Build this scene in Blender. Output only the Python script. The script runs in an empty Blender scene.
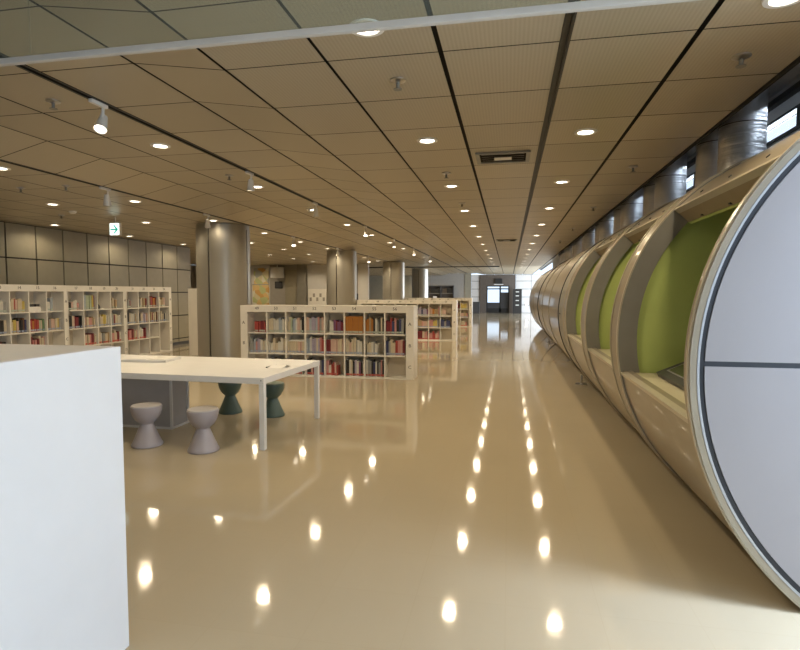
import bpy, bmesh, math, random
from mathutils import Vector, Matrix
random.seed(7)
sc = bpy.context.scene
COL = sc.collection
PI = math.pi
H = 1.55

# ------------------------------------------------------------------ materials
def nodes(name):
    m = bpy.data.materials.new(name); m.use_nodes = True
    nt = m.node_tree; b = nt.nodes['Principled BSDF']
    return m, nt, b

def mat(name, col, rough=0.5, metal=0.0, var=0.04, scale=6.0, coat=0.0, bump=0.0, bscale=60.0, spec=0.5):
    m, nt, b = nodes(name)
    tc = nt.nodes.new('ShaderNodeTexCoord')
    nz = nt.nodes.new('ShaderNodeTexNoise'); nz.inputs['Scale'].default_value = scale
    nz.inputs['Detail'].default_value = 3
    nt.links.new(tc.outputs['Object'], nz.inputs['Vector'])
    rp = nt.nodes.new('ShaderNodeValToRGB')
    rp.color_ramp.elements[0].position = 0.3; rp.color_ramp.elements[1].position = 0.7
    rp.color_ramp.elements[0].color = tuple(c*(1-var) for c in col)+(1,)
    rp.color_ramp.elements[1].color = tuple(min(1, c*(1+var)) for c in col)+(1,)
    nt.links.new(nz.outputs['Fac'], rp.inputs['Fac'])
    nt.links.new(rp.outputs['Color'], b.inputs['Base Color'])
    b.inputs['Roughness'].default_value = rough
    b.inputs['Metallic'].default_value = metal
    b.inputs['Coat Weight'].default_value = coat
    b.inputs['Specular IOR Level'].default_value = spec
    if bump:
        n2 = nt.nodes.new('ShaderNodeTexNoise'); n2.inputs['Scale'].default_value = bscale
        nt.links.new(tc.outputs['Object'], n2.inputs['Vector'])
        bp = nt.nodes.new('ShaderNodeBump'); bp.inputs['Strength'].default_value = bump
        bp.inputs['Distance'].default_value = 0.01
        nt.links.new(n2.outputs['Fac'], bp.inputs['Height'])
        nt.links.new(bp.outputs['Normal'], b.inputs['Normal'])
    return m

def emit(name, col, s):
    m, nt, b = nodes(name)
    b.inputs['Base Color'].default_value = tuple(col)+(1,)
    b.inputs['Emission Color'].default_value = tuple(col)+(1,)
    b.inputs['Emission Strength'].default_value = s
    return m

def glassy(name, tint, diff, dcol, gloss=0.06):
    # thin pane: light passes straight through with a faint film and reflection
    m = bpy.data.materials.new(name); m.use_nodes = True
    nt = m.node_tree; nt.nodes.clear()
    out = nt.nodes.new('ShaderNodeOutputMaterial')
    tr = nt.nodes.new('ShaderNodeBsdfTransparent'); tr.inputs[0].default_value = tuple(tint)+(1,)
    df = nt.nodes.new('ShaderNodeBsdfDiffuse'); df.inputs[0].default_value = tuple(dcol)+(1,)
    gl = nt.nodes.new('ShaderNodeBsdfGlossy'); gl.inputs['Roughness'].default_value = 0.02
    lw = nt.nodes.new('ShaderNodeLayerWeight'); lw.inputs[0].default_value = 0.5
    pw = nt.nodes.new('ShaderNodeMath'); pw.operation = 'POWER'; pw.inputs[1].default_value = 5
    nt.links.new(lw.outputs['Facing'], pw.inputs[0])
    fr = nt.nodes.new('ShaderNodeMath'); fr.operation = 'MULTIPLY_ADD'; fr.inputs[1].default_value = 0.5; fr.inputs[2].default_value = 0.03
    nt.links.new(pw.outputs[0], fr.inputs[0])
    a = nt.nodes.new('ShaderNodeMixShader'); a.inputs[0].default_value = diff
    nt.links.new(tr.outputs[0], a.inputs[1]); nt.links.new(df.outputs[0], a.inputs[2])
    b = nt.nodes.new('ShaderNodeMixShader')
    nt.links.new(fr.outputs[0], b.inputs[0])
    nt.links.new(a.outputs[0], b.inputs[1]); nt.links.new(gl.outputs[0], b.inputs[2])
    nt.links.new(b.outputs[0], out.inputs[0])
    return m

M = {}
M['white'] = mat('white_laminate', (0.66, 0.645, 0.63), 0.45, var=0.015)
M['shelf'] = mat('shelf_white', (0.78, 0.75, 0.69), 0.45, var=0.02)
M['shelfback'] = mat('shelf_back', (0.62, 0.56, 0.46), 0.6, var=0.03)
M['table'] = mat('table_white', (0.70, 0.69, 0.67), 0.4, var=0.02)
M['ped'] = mat('grey_panel', (0.42, 0.40, 0.39), 0.5, var=0.05)
M['stool'] = mat('lilac_grey_plastic', (0.36, 0.325, 0.335), 0.42, var=0.03)
M['stoolseat'] = mat('pale_grey_seat', (0.50, 0.47, 0.46), 0.5, var=0.03)
M['stoolg'] = mat('dark_green_plastic', (0.085, 0.13, 0.105), 0.42, var=0.04)
M['stoolgs'] = mat('green_seat', (0.11, 0.16, 0.13), 0.5, var=0.04)
M['black'] = mat('black_metal', (0.012, 0.011, 0.010), 0.45)
M['dark'] = mat('dark_grey', (0.045, 0.045, 0.048), 0.4)
M['ink'] = mat('printed_ink', (0.06, 0.05, 0.045), 0.7)
M['lampwhite'] = mat('lamp_white', (0.8, 0.78, 0.74), 0.35, var=0.01)
M['beige'] = mat('champagne_lacquer', (0.30, 0.25, 0.175), 0.30, metal=0.15, var=0.05, coat=0.25)
M['beigelt'] = mat('champagne_edge', (0.50, 0.45, 0.34), 0.3, metal=0.2, var=0.04)
M['beigedk'] = mat('soffit_brown', (0.30, 0.23, 0.14), 0.45, var=0.05)
M['mauve'] = mat('grey_taupe_metal', (0.25, 0.24, 0.21), 0.42, metal=0.2, var=0.05)
M['green'] = mat('lime_green_felt', (0.50, 0.60, 0.185), 0.8, var=0.05, scale=3)
M['desk'] = mat('cream_desk', (0.58, 0.53, 0.36), 0.4, var=0.03)
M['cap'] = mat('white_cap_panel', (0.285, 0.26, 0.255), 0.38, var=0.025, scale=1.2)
M['seam'] = mat('cap_seam', (0.014, 0.015, 0.02), 0.4)
M['ringlt'] = mat('pale_aluminium', (0.42, 0.42, 0.42), 0.35, metal=0.5, var=0.03)
M['screen'] = mat('dark_glass_screen', (0.02, 0.022, 0.025), 0.12, coat=0.5)
M['railm'] = mat('pale_rail', (0.55, 0.53, 0.50), 0.5)
M['steel'] = mat('brushed_steel', (0.55, 0.54, 0.53), 0.3, metal=1.0, var=0.05)
M['soffit'] = mat('grey_soffit', (0.32, 0.32, 0.33), 0.6, var=0.05)
M['offwhite'] = mat('offwhite_paint', (0.62, 0.61, 0.60), 0.6, var=0.02)
M['gap'] = mat('dark_gap', (0.018, 0.015, 0.012), 0.8)
M['wood'] = mat('dark_brown_panel', (0.10, 0.08, 0.065), 0.5, var=0.08)
M['wallbeige'] = mat('beige_wall_panel', (0.29, 0.265, 0.20), 0.5, var=0.04)
M['wallgrey'] = mat('grey_wall_panel', (0.33, 0.31, 0.28), 0.5, var=0.04)
M['paper'] = mat('paper_white', (0.80, 0.78, 0.74), 0.6, var=0.02)
M['lens'] = emit('lamp_lens', (1.0, 0.90, 0.74), 10)
M['lensday'] = emit('daylight_pane', (0.80, 0.90, 1.0), 1.1)
M['signlit'] = emit('lit_sign_face', (0.85, 1.0, 0.97), 1.6)
M['signgreen'] = emit('lit_sign_green', (0.0, 0.42, 0.30), 0.6)
M['red'] = mat('red_plastic', (0.5, 0.04, 0.03), 0.5)
M['glass'] = glassy('smoke_barrier_glass', (0.87, 0.89, 0.85), 0.10, (0.62, 0.68, 0.62))
M['pane'] = glassy('window_glass', (0.93, 0.96, 0.98), 0.01, (0.8, 0.85, 0.9))

def floor_mat():
    m, nt, b = nodes('polished_vinyl_floor')
    g = nt.nodes.new('ShaderNodeNewGeometry')
    nz = nt.nodes.new('ShaderNodeTexNoise'); nz.inputs['Scale'].default_value = 0.8; nz.inputs['Detail'].default_value = 5
    nt.links.new(g.outputs['Position'], nz.inputs['Vector'])
    rp = nt.nodes.new('ShaderNodeValToRGB')
    rp.color_ramp.elements[0].color = (0.42, 0.355, 0.245, 1); rp.color_ramp.elements[1].color = (0.465, 0.395, 0.275, 1)
    nt.links.new(nz.outputs['Fac'], rp.inputs['Fac'])
    # faint tile joints every 0.6 m
    br = nt.nodes.new('ShaderNodeTexBrick'); br.offset = 0; br.inputs['Scale'].default_value = 1
    br.inputs['Brick Width'].default_value = 0.45; br.inputs['Row Height'].default_value = 0.45
    br.inputs['Mortar Size'].default_value = 0.0025
    br.inputs['Color1'].default_value = (1, 1, 1, 1); br.inputs['Color2'].default_value = (0.985, 0.985, 0.985, 1)
    br.inputs['Mortar'].default_value = (0.965, 0.96, 0.95, 1)
    nt.links.new(g.outputs['Position'], br.inputs['Vector'])
    mx = nt.nodes.new('ShaderNodeMix'); mx.data_type = 'RGBA'; mx.blend_type = 'MULTIPLY'; mx.inputs[0].default_value = 1
    nt.links.new(rp.outputs[0], mx.inputs[6]); nt.links.new(br.outputs['Color'], mx.inputs[7])
    nt.links.new(mx.outputs[2], b.inputs['Base Color'])
    b.inputs['Roughness'].default_value = 0.06
    b.inputs['Specular IOR Level'].default_value = 0.5
    n2 = nt.nodes.new('ShaderNodeTexNoise'); n2.inputs['Scale'].default_value = 9; n2.inputs['Detail'].default_value = 2
    nt.links.new(g.outputs['Position'], n2.inputs['Vector'])
    bp = nt.nodes.new('ShaderNodeBump'); bp.inputs['Strength'].default_value = 0.14; bp.inputs['Distance'].default_value = 0.003
    nt.links.new(n2.outputs['Fac'], bp.inputs['Height']); nt.links.new(bp.outputs[0], b.inputs['Normal'])
    return m
M['floor'] = floor_mat()

def ceil_mat():
    m, nt, b = nodes('perforated_ceiling_tile')
    g = nt.nodes.new('ShaderNodeNewGeometry')
    mr = nt.nodes.new('ShaderNodeMapRange'); mr.inputs['To Min'].default_value = 0.93; mr.inputs['To Max'].default_value = 1.06
    nt.links.new(g.outputs['Random Per Island'], mr.inputs['Value'])
    sx = nt.nodes.new('ShaderNodeSeparateXYZ'); nt.links.new(g.outputs['Position'], sx.inputs[0])
    mu = nt.nodes.new('ShaderNodeMath'); mu.operation = 'MULTIPLY'; mu.inputs[1].default_value = 2*PI/0.024
    nt.links.new(sx.outputs['X'], mu.inputs[0])
    sn = nt.nodes.new('ShaderNodeMath'); sn.operation = 'SINE'; nt.links.new(mu.outputs[0], sn.inputs[0])
    m2 = nt.nodes.new('ShaderNodeMapRange'); m2.inputs['From Min'].default_value = -1
    m2.inputs['To Min'].default_value = 0.90; m2.inputs['To Max'].default_value = 1.0
    nt.links.new(sn.outputs[0], m2.inputs['Value'])
    p = nt.nodes.new('ShaderNodeMath'); p.operation = 'MULTIPLY'
    nt.links.new(mr.outputs[0], p.inputs[0]); nt.links.new(m2.outputs[0], p.inputs[1])
    vm = nt.nodes.new('ShaderNodeVectorMath'); vm.operation = 'SCALE'; vm.inputs[0].default_value = (0.45, 0.39, 0.285)
    nt.links.new(p.outputs[0], vm.inputs['Scale'])
    nt.links.new(vm.outputs[0], b.inputs['Base Color'])
    b.inputs['Roughness'].default_value = 0.38; b.inputs['Metallic'].default_value = 0.15
    return m
M['ceil'] = ceil_mat()

def duct_mat():
    m, nt, b = nodes('rippled_aluminium')
    g = nt.nodes.new('ShaderNodeTexCoord')
    mp = nt.nodes.new('ShaderNodeMapping'); mp.inputs['Scale'].default_value = (0.6, 0.6, 22)
    nt.links.new(g.outputs['Object'], mp.inputs[0])
    nz = nt.nodes.new('ShaderNodeTexNoise'); nz.inputs['Scale'].default_value = 2.0; nz.inputs['Detail'].default_value = 4
    nt.links.new(mp.outputs[0], nz.inputs['Vector'])
    bp = nt.nodes.new('ShaderNodeBump'); bp.inputs['Strength'].default_value = 0.55; bp.inputs['Distance'].default_value = 0.014
    nt.links.new(nz.outputs['Fac'], bp.inputs['Height']); nt.links.new(bp.outputs[0], b.inputs['Normal'])
    b.inputs['Base Color'].default_value = (0.66, 0.66, 0.68, 1)
    b.inputs['Metallic'].default_value = 0.75; b.inputs['Roughness'].default_value = 0.38
    return m
M['duct'] = duct_mat()

def column_mat():
    m, nt, b = nodes('satin_column_metal')
    b.inputs['Base Color'].default_value = (0.40, 0.375, 0.32, 1)
    b.inputs['Metallic'].default_value = 0.6; b.inputs['Roughness'].default_value = 0.4
    return m
M['column'] = column_mat()

def map_mat():
    m, nt, b = nodes('wall_map_print')
    g = nt.nodes.new('ShaderNodeTexCoord')
    nz = nt.nodes.new('ShaderNodeTexVoronoi'); nz.inputs['Scale'].default_value = 3.5
    nt.links.new(g.outputs['Object'], nz.inputs['Vector'])
    rp = nt.nodes.new('ShaderNodeValToRGB'); rp.color_ramp.interpolation = 'CONSTANT'
    cols = [(0.66, 0.60, 0.40), (0.62, 0.36, 0.12), (0.72, 0.70, 0.60), (0.50, 0.54, 0.26), (0.40, 0.42, 0.40), (0.70, 0.50, 0.22)]
    e = rp.color_ramp.elements
    e[0].color = cols[0]+(1,); e[1].color = cols[1]+(1,); e[1].position = 0.18
    for i, c in enumerate(cols[2:]):
        n = e.new(0.34+0.16*i); n.color = c+(1,)
    s = nt.nodes.new('ShaderNodeSeparateColor'); nt.links.new(nz.outputs['Color'], s.inputs[0])
    nt.links.new(s.outputs[0], rp.inputs[0]); nt.links.new(rp.outputs[0], b.inputs['Base Color'])
    b.inputs['Roughness'].default_value = 0.6
    return m
M['map'] = map_mat()

# ------------------------------------------------------------------ mesh helpers
class MB:
    def __init__(s): s.v = []; s.f = []; s.mi = []
    def quad(s, pts, mi=0):
        n = len(s.v); s.v += [tuple(p) for p in pts]; s.f.append(tuple(range(n, n+len(pts)))); s.mi.append(mi)
    def box(s, x0, x1, y0, y1, z0, z1, mi=0, face=None):
        n = len(s.v)
        s.v += [(x0,y0,z0),(x1,y0,z0),(x1,y1,z0),(x0,y1,z0),(x0,y0,z1),(x1,y0,z1),(x1,y1,z1),(x0,y1,z1)]
        for q in ((0,3,2,1),(4,5,6,7),(0,1,5,4),(1,2,6,5),(2,3,7,6),(3,0,4,7)):
            s.f.append(tuple(n+i for i in q)); s.mi.append(mi)
        return s
    def lathe(s, prof, cx=0, cy=0, n=32, mi=0, cap=True):
        b = len(s.v)
        for r, z in prof:
            for i in range(n):
                a = 2*PI*i/n; s.v.append((cx+r*math.cos(a), cy+r*math.sin(a), z))
        for k in range(len(prof)-1):
            for i in range(n):
                j = (i+1) % n
                s.f.append((b+k*n+i, b+k*n+j, b+(k+1)*n+j, b+(k+1)*n+i)); s.mi.append(mi)
        if cap:
            s.f.append(tuple(b+i for i in reversed(range(n)))); s.mi.append(mi)
            t = b+(len(prof)-1)*n
            s.f.append(tuple(t+i for i in range(n))); s.mi.append(mi)
        return s
    def rod(s, a, b_, r, n=12, mi=0):
        a = Vector(a); b_ = Vector(b_); d = (b_-a).normalized()
        u = d.orthogonal().normalized(); w = d.cross(u); k = len(s.v)
        for p in (a, b_):
            for i in range(n):
                t = 2*PI*i/n; s.v.append(tuple(p+(u*math.cos(t)+w*math.sin(t))*r))
        for i in range(n):
            j = (i+1) % n; s.f.append((k+i, k+j, k+n+j, k+n+i)); s.mi.append(mi)
        s.f.append(tuple(k+i for i in reversed(range(n)))); s.mi.append(mi)
        s.f.append(tuple(k+n+i for i in range(n))); s.mi.append(mi)
        return s
    def arc(s, cx, cz, r0, r1, a0, a1, y0, y1, n=None, mi=0, mside=None):
        """solid arc about an axis parallel to Y; angle 0 points to -X, rising with +Z"""
        full = abs(a1-a0) > 359.9
        n = n or max(4, int(abs(a1-a0)/3.0)); mside = mi if mside is None else mside
        k = len(s.v)
        for i in range(n+(0 if full else 1)):
            a = math.radians(a0+(a1-a0)*i/n); c = -math.cos(a); d = math.sin(a)
            for (r, y) in ((r1, y0), (r1, y1), (r0, y1), (r0, y0)):
                s.v.append((cx+c*r, y, cz+d*r))
        cnt = n+(0 if full else 1)
        for i in range(n):
            j = (i+1) % cnt
            for q, mm in ((0, mi), (1, mside), (2, mi), (3, mside)):
                q2 = (q+1) % 4
                s.f.append((k+4*i+q, k+4*i+q2, k+4*j+q2, k+4*j+q)); s.mi.append(mm)
        if not full:
            s.f.append((k+3, k+2, k+1, k)); s.mi.append(mside)
            e = k+4*n; s.f.append((e, e+1, e+2, e+3)); s.mi.append(mside)
        return s
    def build(s, name, mats, parent=None, smooth=False, bevel=0.0, loc=None):
        me = bpy.data.meshes.new(name)
        me.from_pydata(s.v, [], s.f)
        if not isinstance(mats, (list, tuple)): mats = [mats]
        for m in mats: me.materials.append(m)
        for p, i in zip(me.polygons, s.mi): p.material_index = i
        bm = bmesh.new(); bm.from_mesh(me)
        bmesh.ops.recalc_face_normals(bm, faces=bm.faces[:])
        if bevel:
            bmesh.ops.bevel(bm, geom=bm.edges[:], offset=bevel, segments=2, affect='EDGES', profile=0.5)
        bm.to_mesh(me); bm.free()
        if smooth:
            for p in me.polygons: p.use_smooth = True
            me.set_sharp_from_angle(angle=math.radians(38))
        o = bpy.data.objects.new(name, me); COL.objects.link(o)
        if parent: o.parent = parent
        if loc: o.location = loc
        return o

def tag(o, label=None, cat=None, group=None, kind=None):
    if label: o['label'] = label
    if cat: o['category'] = cat
    if group: o['group'] = group
    if kind: o['kind'] = kind
    return o
def thing(name, label, cat, loc=(0, 0, 0), rz=0, group=None):
    o = bpy.data.objects.new(name, None); COL.objects.link(o)
    o.location = loc; o.rotation_euler = (0, 0, rz); o.empty_display_size = 0.1
    return tag(o, label, cat, group)
def kids(o): return [c for c in bpy.data.objects if c.parent == o]
def copy_tree(o, parent=None):
    c = o.copy(); COL.objects.link(c); c.parent = parent
    for ch in kids(o): copy_tree(ch, c)
    return c
def text(name, s, size, loc, rot, m, parent=None, ext=0.0008):
    cu = bpy.data.curves.new(name, 'FONT'); cu.body = s; cu.size = size
    cu.align_x = 'CENTER'; cu.align_y = 'CENTER'; cu.extrude = ext; cu.resolution_u = 2
    t = bpy.data.objects.new(name+'_tmp', cu); COL.objects.link(t)
    bpy.context.view_layer.update()
    me = bpy.data.meshes.new_from_object(t.evaluated_get(bpy.context.evaluated_depsgraph_get()))
    bpy.data.objects.remove(t)
    me.materials.clear(); me.materials.append(m)
    o = bpy.data.objects.new(name, me); COL.objects.link(o)
    o.parent = parent; o.location = loc; o.rotation_euler = rot
    return o
def ordw(i):
    return ['first', 'second', 'third', 'fourth', 'fifth', 'sixth', 'seventh', 'eighth', 'ninth', 'tenth', 'eleventh', 'twelfth',
            'thirteenth', 'fourteenth', 'fifteenth', 'sixteenth', 'seventeenth'][i]

# ------------------------------------------------------------------ camera
f = 550.0
p = math.atan2(32, f); yaw = math.atan2(109, math.hypot(f, 32))
fw = Vector((-math.sin(yaw)*math.cos(p), math.cos(yaw)*math.cos(p), -math.sin(p)))
rt = Vector((math.cos(yaw), math.sin(yaw), 0)); up = rt.cross(fw)
cam = bpy.data.cameras.new('camera'); co = bpy.data.objects.new('camera', cam); COL.objects.link(co)
cam.sensor_fit = 'HORIZONTAL'; cam.sensor_width = 36; cam.lens = 36*f/800; cam.clip_end = 300
R = Matrix((rt, up, -fw)).transposed()
co.matrix_world = Matrix.Translation((0, 0, H)) @ R.to_4x4()
sc.camera = co

# ------------------------------------------------------------------ setting
def struct(o): o['kind'] = 'structure'; return o
YE = 44.0           # far end wall
YB = -6.0           # wall behind the camera
XL = -9.7; XW = 4.05
struct(MB().box(-16, 8.4, YB, YE+8, -0.1, 0).build('floor', M['floor']))

# ceiling: perforated tiles over a dark void; the middle vault is raised a little
PY = 0.757; Y0 = 3.383
def zc(x):
    pts = [(-16, 2.95), (-5.28, 2.95), (-4.63, 3.095), (-2.50, 3.095), (-1.83, 3.0), (7.2, 3.0)]
    for (a, za), (b, zb) in zip(pts, pts[1:]):
        if a <= x <= b: return za+(zb-za)*(x-a)/(b-a)
    return 3.0
xs = [1.74, 1.02, 0.30, -0.42, -1.14, -1.83, -2.50, -3.27, -3.95, -4.63, -5.28]
x = -5.28
while x > -15.9: x -= 0.72; xs.append(x)
gx = {0.30: 0.030, -3.27: 0.042, -5.28: 0.036, 1.02: 0.016, -0.42: 0.015, 1.74: 0.010}
vo = MB()
k0 = int(math.floor((YB-Y0)/PY)); YC = YB; k1 = int(math.ceil((YE-Y0)/PY))
FZ = 0.006
vents = []
cms = {}
for (xr, xl) in zip(xs, xs[1:]):
    zone = 'c' if xl > -1.9 else 's' if xl > -2.6 else 'v' if xl > -4.7 else 't' if xl > -5.3 else 'l'
    cm = cms.setdefault('all', MB())
    a = xl+gx.get(xl, 0.010); b = xr-gx.get(xr, 0.010)
    za, zb = zc(xl), zc(xr)
    for k in range(k0, k1):
        ya = max(YC, Y0+k*PY+FZ); yb = Y0+(k+1)*PY-FZ
        if any(abs(v[0][0]-xl) < .01 and v[1] == k for v in vents):
            continue
        cm.quad([(a, ya, za), (b, ya, zb), (b, yb, zb), (a, yb, za)])
for (xr, xl) in zip(xs, xs[1:]):
    za, zb = zc(xl)+0.04, zc(xr)+0.04
    vo.quad([(xl, YC, za), (xr, YC, zb), (xr, YE, zb), (xl, YE, za)])

struct(cms['all'].build('ceiling', M['ceil']))
struct(vo.build('ceiling', M['gap']))
# entrance ceiling right of the light slot, only behind the tube fronts
# wall over the pod fronts, between the low ceiling and the window slot
struct(MB().box(1.77, 4.3, 2.9, 2.95, 2.72, 4.8).build('wall_entrance', M['offwhite']))
# unseen light well added over the entrance, closed above except for its skylight
struct(MB().box(1.77, 4.3, YB, 1.3, 5.0, 5.06).build('ceiling', M['offwhite']))
struct(MB().box(3.32, 4.3, 1.3, 2.9, 5.0, 5.06).build('ceiling', M['offwhite']))
struct(MB().box(1.70, 1.765, YB, 2.9, 3.37, 5.0).build('wall_entrance', M['offwhite']))

# dark edge of the ceiling along the slot
struct(MB().box(1.74, 1.765, YC, YE, 2.985, 3.37).build('trim_1', M['gap']))
# grey soffit beyond the ceiling edge, joints every 0.9 m
so = MB(); y = 2.96
while y < YE:
    so.box(1.77, 2.36, y+0.01, min(y+0.90, YE)-0.01, 3.36, 3.38); y += 0.90
struct(so.build('ceiling', M['soffit']))
struct(MB().box(1.77, 2.36, 2.96, YE, 3.385, 3.40).build('ceiling', M['gap']))
bmx = struct(MB().box(2.37, 2.43, 2.96, YE, 3.28, 4.8).build('trim_2', M['dark']))
struct(MB().box(2.33, 2.37, 2.96, YE, 3.33, 3.358).build('trim_3', M['soffit']))
struct(MB().box(2.43, XW, 2.96, YE, 4.75, 4.8).build('ceiling', M['offwhite']))
# right wall under and over the high strip of windows
ww = MB()
ww.box(XW, XW+0.2, 2.95, 24.7, 0, 3.90); ww.box(XW, XW+0.2, 2.95, YE, 4.24, 4.8)
ww.box(XW, XW+0.2, 24.7, YE, 3.3, 3.95)
ww.box(2.30, 2.36, 25.0, 31.0, 0, 3.36)
struct(ww.build('wall_right', M['offwhite']))
wi = 0
y = 2.95
while y < 24.5:
    wi += 1
    fr = MB(); L = 1.5
    fr.box(XW-0.03, XW+0.05, y, y+L, 3.90, 3.95); fr.box(XW-0.03, XW+0.05, y, y+L, 4.20, 4.24)
    fr.box(XW-0.03, XW+0.05, y, y+0.06, 3.95, 4.20); fr.box(XW-0.03, XW+0.05, y+L-0.06, y+L, 3.95, 4.20)
    fr.box(XW-0.01, XW+0.03, y+0.06, y+L-0.06, 4.13, 4.145)
    w = struct(fr.build('window_%d' % wi, M['black']))
    MB().box(XW+0.01, XW+0.016, y+0.06, y+L-0.06, 3.95, 4.20).build('window_pane', M['pane'], w)
    y += L
# left wall of square metal panels with dark joints
lw = MB(); py = 0.712; yj = 9.155; YLW = 15.6
zs = [0.0, 0.19, 0.88, 1.57, 2.25, 2.95]
k = int((YB-yj)/py)-1
while yj+k*py < YLW-0.1:
    a = max(yj+k*py, YB); b = yj+(k+1)*py
    if b > YB+.05:
        for z0, z1 in zip(zs, zs[1:]):
            lw.box(XL-0.02, XL, a+0.017, b-0.017, z0+0.015, z1-0.015)
    k += 1
YLW = yj+k*py
o = struct(lw.build('wall_left', M['wallbeige']))
struct(MB().box(XL-0.10, XL-0.021, YB, YLW, 0, 2.99).build('wall_left', M['gap']))
struct(MB().box(XL-0.02, XL+0.012, YB, YLW, 0, 0.09).build('baseboard_left', M['dark']))
# behind the camera: plain walls, with the glazed entrance at the right
struct(MB().box(-16, 8.2, YB-0.1, YB, 0, 3.06).build('wall_back', M['offwhite']))

struct(MB().box(XL-6.4, XL-6.3, YB, YE, 0, 2.99).build('wall_far_left', M['wallgrey']))
XE = 3.35
en = MB()
for yy in (-3.0, -1.05, 0.9, 2.83): en.box(XE, XE+0.08, yy-0.035, yy+0.035, 0, 2.75)
en.box(XE, XE+0.08, -3.0, 2.83, 2.67, 2.75); en.box(XE, XE+0.08, -3.0, 2.83, 0, 0.06)
w = struct(en.build('window_90', M['dark']))
MB().box(XE+0.035, XE+0.045, -3.0, 2.83, 0.06, 2.67).build('window_pane', M['pane'], w)
struct(MB().box(XE, XE+0.1, YB, -3.04, 0, 5.0).build('wall_entrance', M['offwhite']))
struct(MB().box(XE, XE+0.1, -3.04, 2.90, 2.76, 5.0).build('wall_entrance', M['offwhite']))

# far alcove wall (Y=26) and the far end wall
YA = 26.0
def slab(name, x0, x1, z0, z1, m, y=YA, t=0.1):
    return struct(MB().box(x0, x1, y, y+t, z0, z1).build(name, m))
slab('wall_alcove', -16, -12.85, 0, 2.95, M['wallgrey'])
slab('wall_alcove', -12.84, -11.83, 0, 2.95, M['offwhite'])
slab('wall_alcove', -11.82, -10.30, 0, 2.95, M['wallgrey'])
slab('wall_alcove', -10.29, -9.84, 0, 2.95, M['mauve'], YA-0.25, 0.35)
slab('wall_alcove', -9.83, -8.74, 0, 2.95, M['offwhite'])
slab('wall_alcove', -8.73, -7.24, 0, 2.95, M['wallgrey'])
slab('wall_alcove', -7.23, -6.70, 0, 2.95, M['offwhite'])
slab('wall_alcove', -10.96, -10.31, 0, 2.70, M['wallbeige'], YA-0.12, 0.1)
# far end
def endw(x0, x1, z0, z1, m, dy=0.0, t=0.12, name='wall_end'): return struct(MB().box(x0, x1, YE+dy, YE+dy+t, z0, z1).build(name, m))
endw(-16, -8.0, 0, 3.1, M['wallbeige'])
endw(-8.0, -6.4, 0, 3.1, M['wallbeige'], -0.05)
endw(-6.4, -3.45, 0, 3.1, M['wallgrey'])
endw(-3.45, -2.95, 0, 3.1, M['wallbeige'], -0.05)
def tiled(x0, x1, n, rows, m, y=YE-0.10):
    mb = MB(); wd = (x1-x0)/n
    for i in range(n):
        for a, b in zip(rows, rows[1:]):
            mb.box(x0+i*wd+0.015, x0+(i+1)*wd-0.015, y, y+0.06, a+0.015, b-0.015)
    struct(mb.build('wall_end', m))
    struct(MB().box(x0, x1, y+0.061, y+0.10, 0, rows[-1]).build('wall_end', M['gap']))
tiled(-2.93, -2.28, 1, [0, 0.62, 1.24, 1.86, 2.48, 2.98], M['offwhite'])
tiled(0.52, 4.0, 3, [0, 0.62, 1.24, 1.86, 2.48, 2.98], M['offwhite'])
# dark portal round the glazed end doors
po = MB(); po.box(-2.27, -1.75, YE-0.2, YE+0.1, 0, 2.98); po.box(0.02, 0.50, YE-0.2, YE+0.1, 0, 2.98); po.box(-1.75, 0.02, YE-0.2, YE+0.1, 2.12, 2.98)
struct(po.build('wall_end', M['wood']))
dr = MB()
dr.box(-1.75, -1.66, YE-0.05, YE+0.05, 0, 2.12); dr.box(-0.07, 0.02, YE-0.05, YE+0.05, 0, 2.12)
dr.box(-0.74, -0.62, YE-0.05, YE+0.05, 0, 2.12); dr.box(-1.66, -0.07, YE-0.05, YE+0.05, 1.83, 1.92)
dr.box(-1.66, -0.07, YE-0.05, YE+0.05, 0, 0.35); dr.box(-1.66, -0.07, YE-0.05, YE+0.05, 2.05, 2.12)
d = struct(dr.build('door_1', M['black']))
MB().box(-1.66, -0.74, YE, YE+0.01, 0.35, 2.05).build('door_pane', M['pane'], d)
MB().box(-0.62, -0.07, YE, YE+0.01, 1.60, 2.05).build('door_pane', M['pane'], d)
MB().box(-0.62, -0.07, YE-0.01, YE+0.02, 0.35, 1.60).build('door_leaf', M['dark'], d)
MB().box(-1.66, -0.74, YE-0.01, YE+0.02, 0.35, 0.80).build('door_leaf', M['dark'], d)
# cross slot in the far ceiling where the finish changes to pale panels
struct(MB().box(-9.6, -0.5, 29.0, 29.12, 2.90, 2.945).build('trim_4', M['dark']))

# ------------------------------------------------------------------ glass smoke barrier at Y=2
sb = thing('smoke_barrier', 'clear glass smoke barrier hanging overhead, pale rail along its lower edge', 'smoke barrier', (0, 1.965, 3.0))
for (a, b) in ((-9.6, -5.45), (-5.44, -3.95), (-3.945, -1.925), (-1.92, 1.70)):
    MB().box(a, b, -0.004, 0.004, -0.487, -0.012+min(zc(a), zc(b))-3.0).build('glass_pane', M['glass'], sb)
MB().box(-9.6, 1.72, -0.013, 0.013, -0.513, -0.488).build('rail', M['railm'], sb, bevel=0.004)

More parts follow.
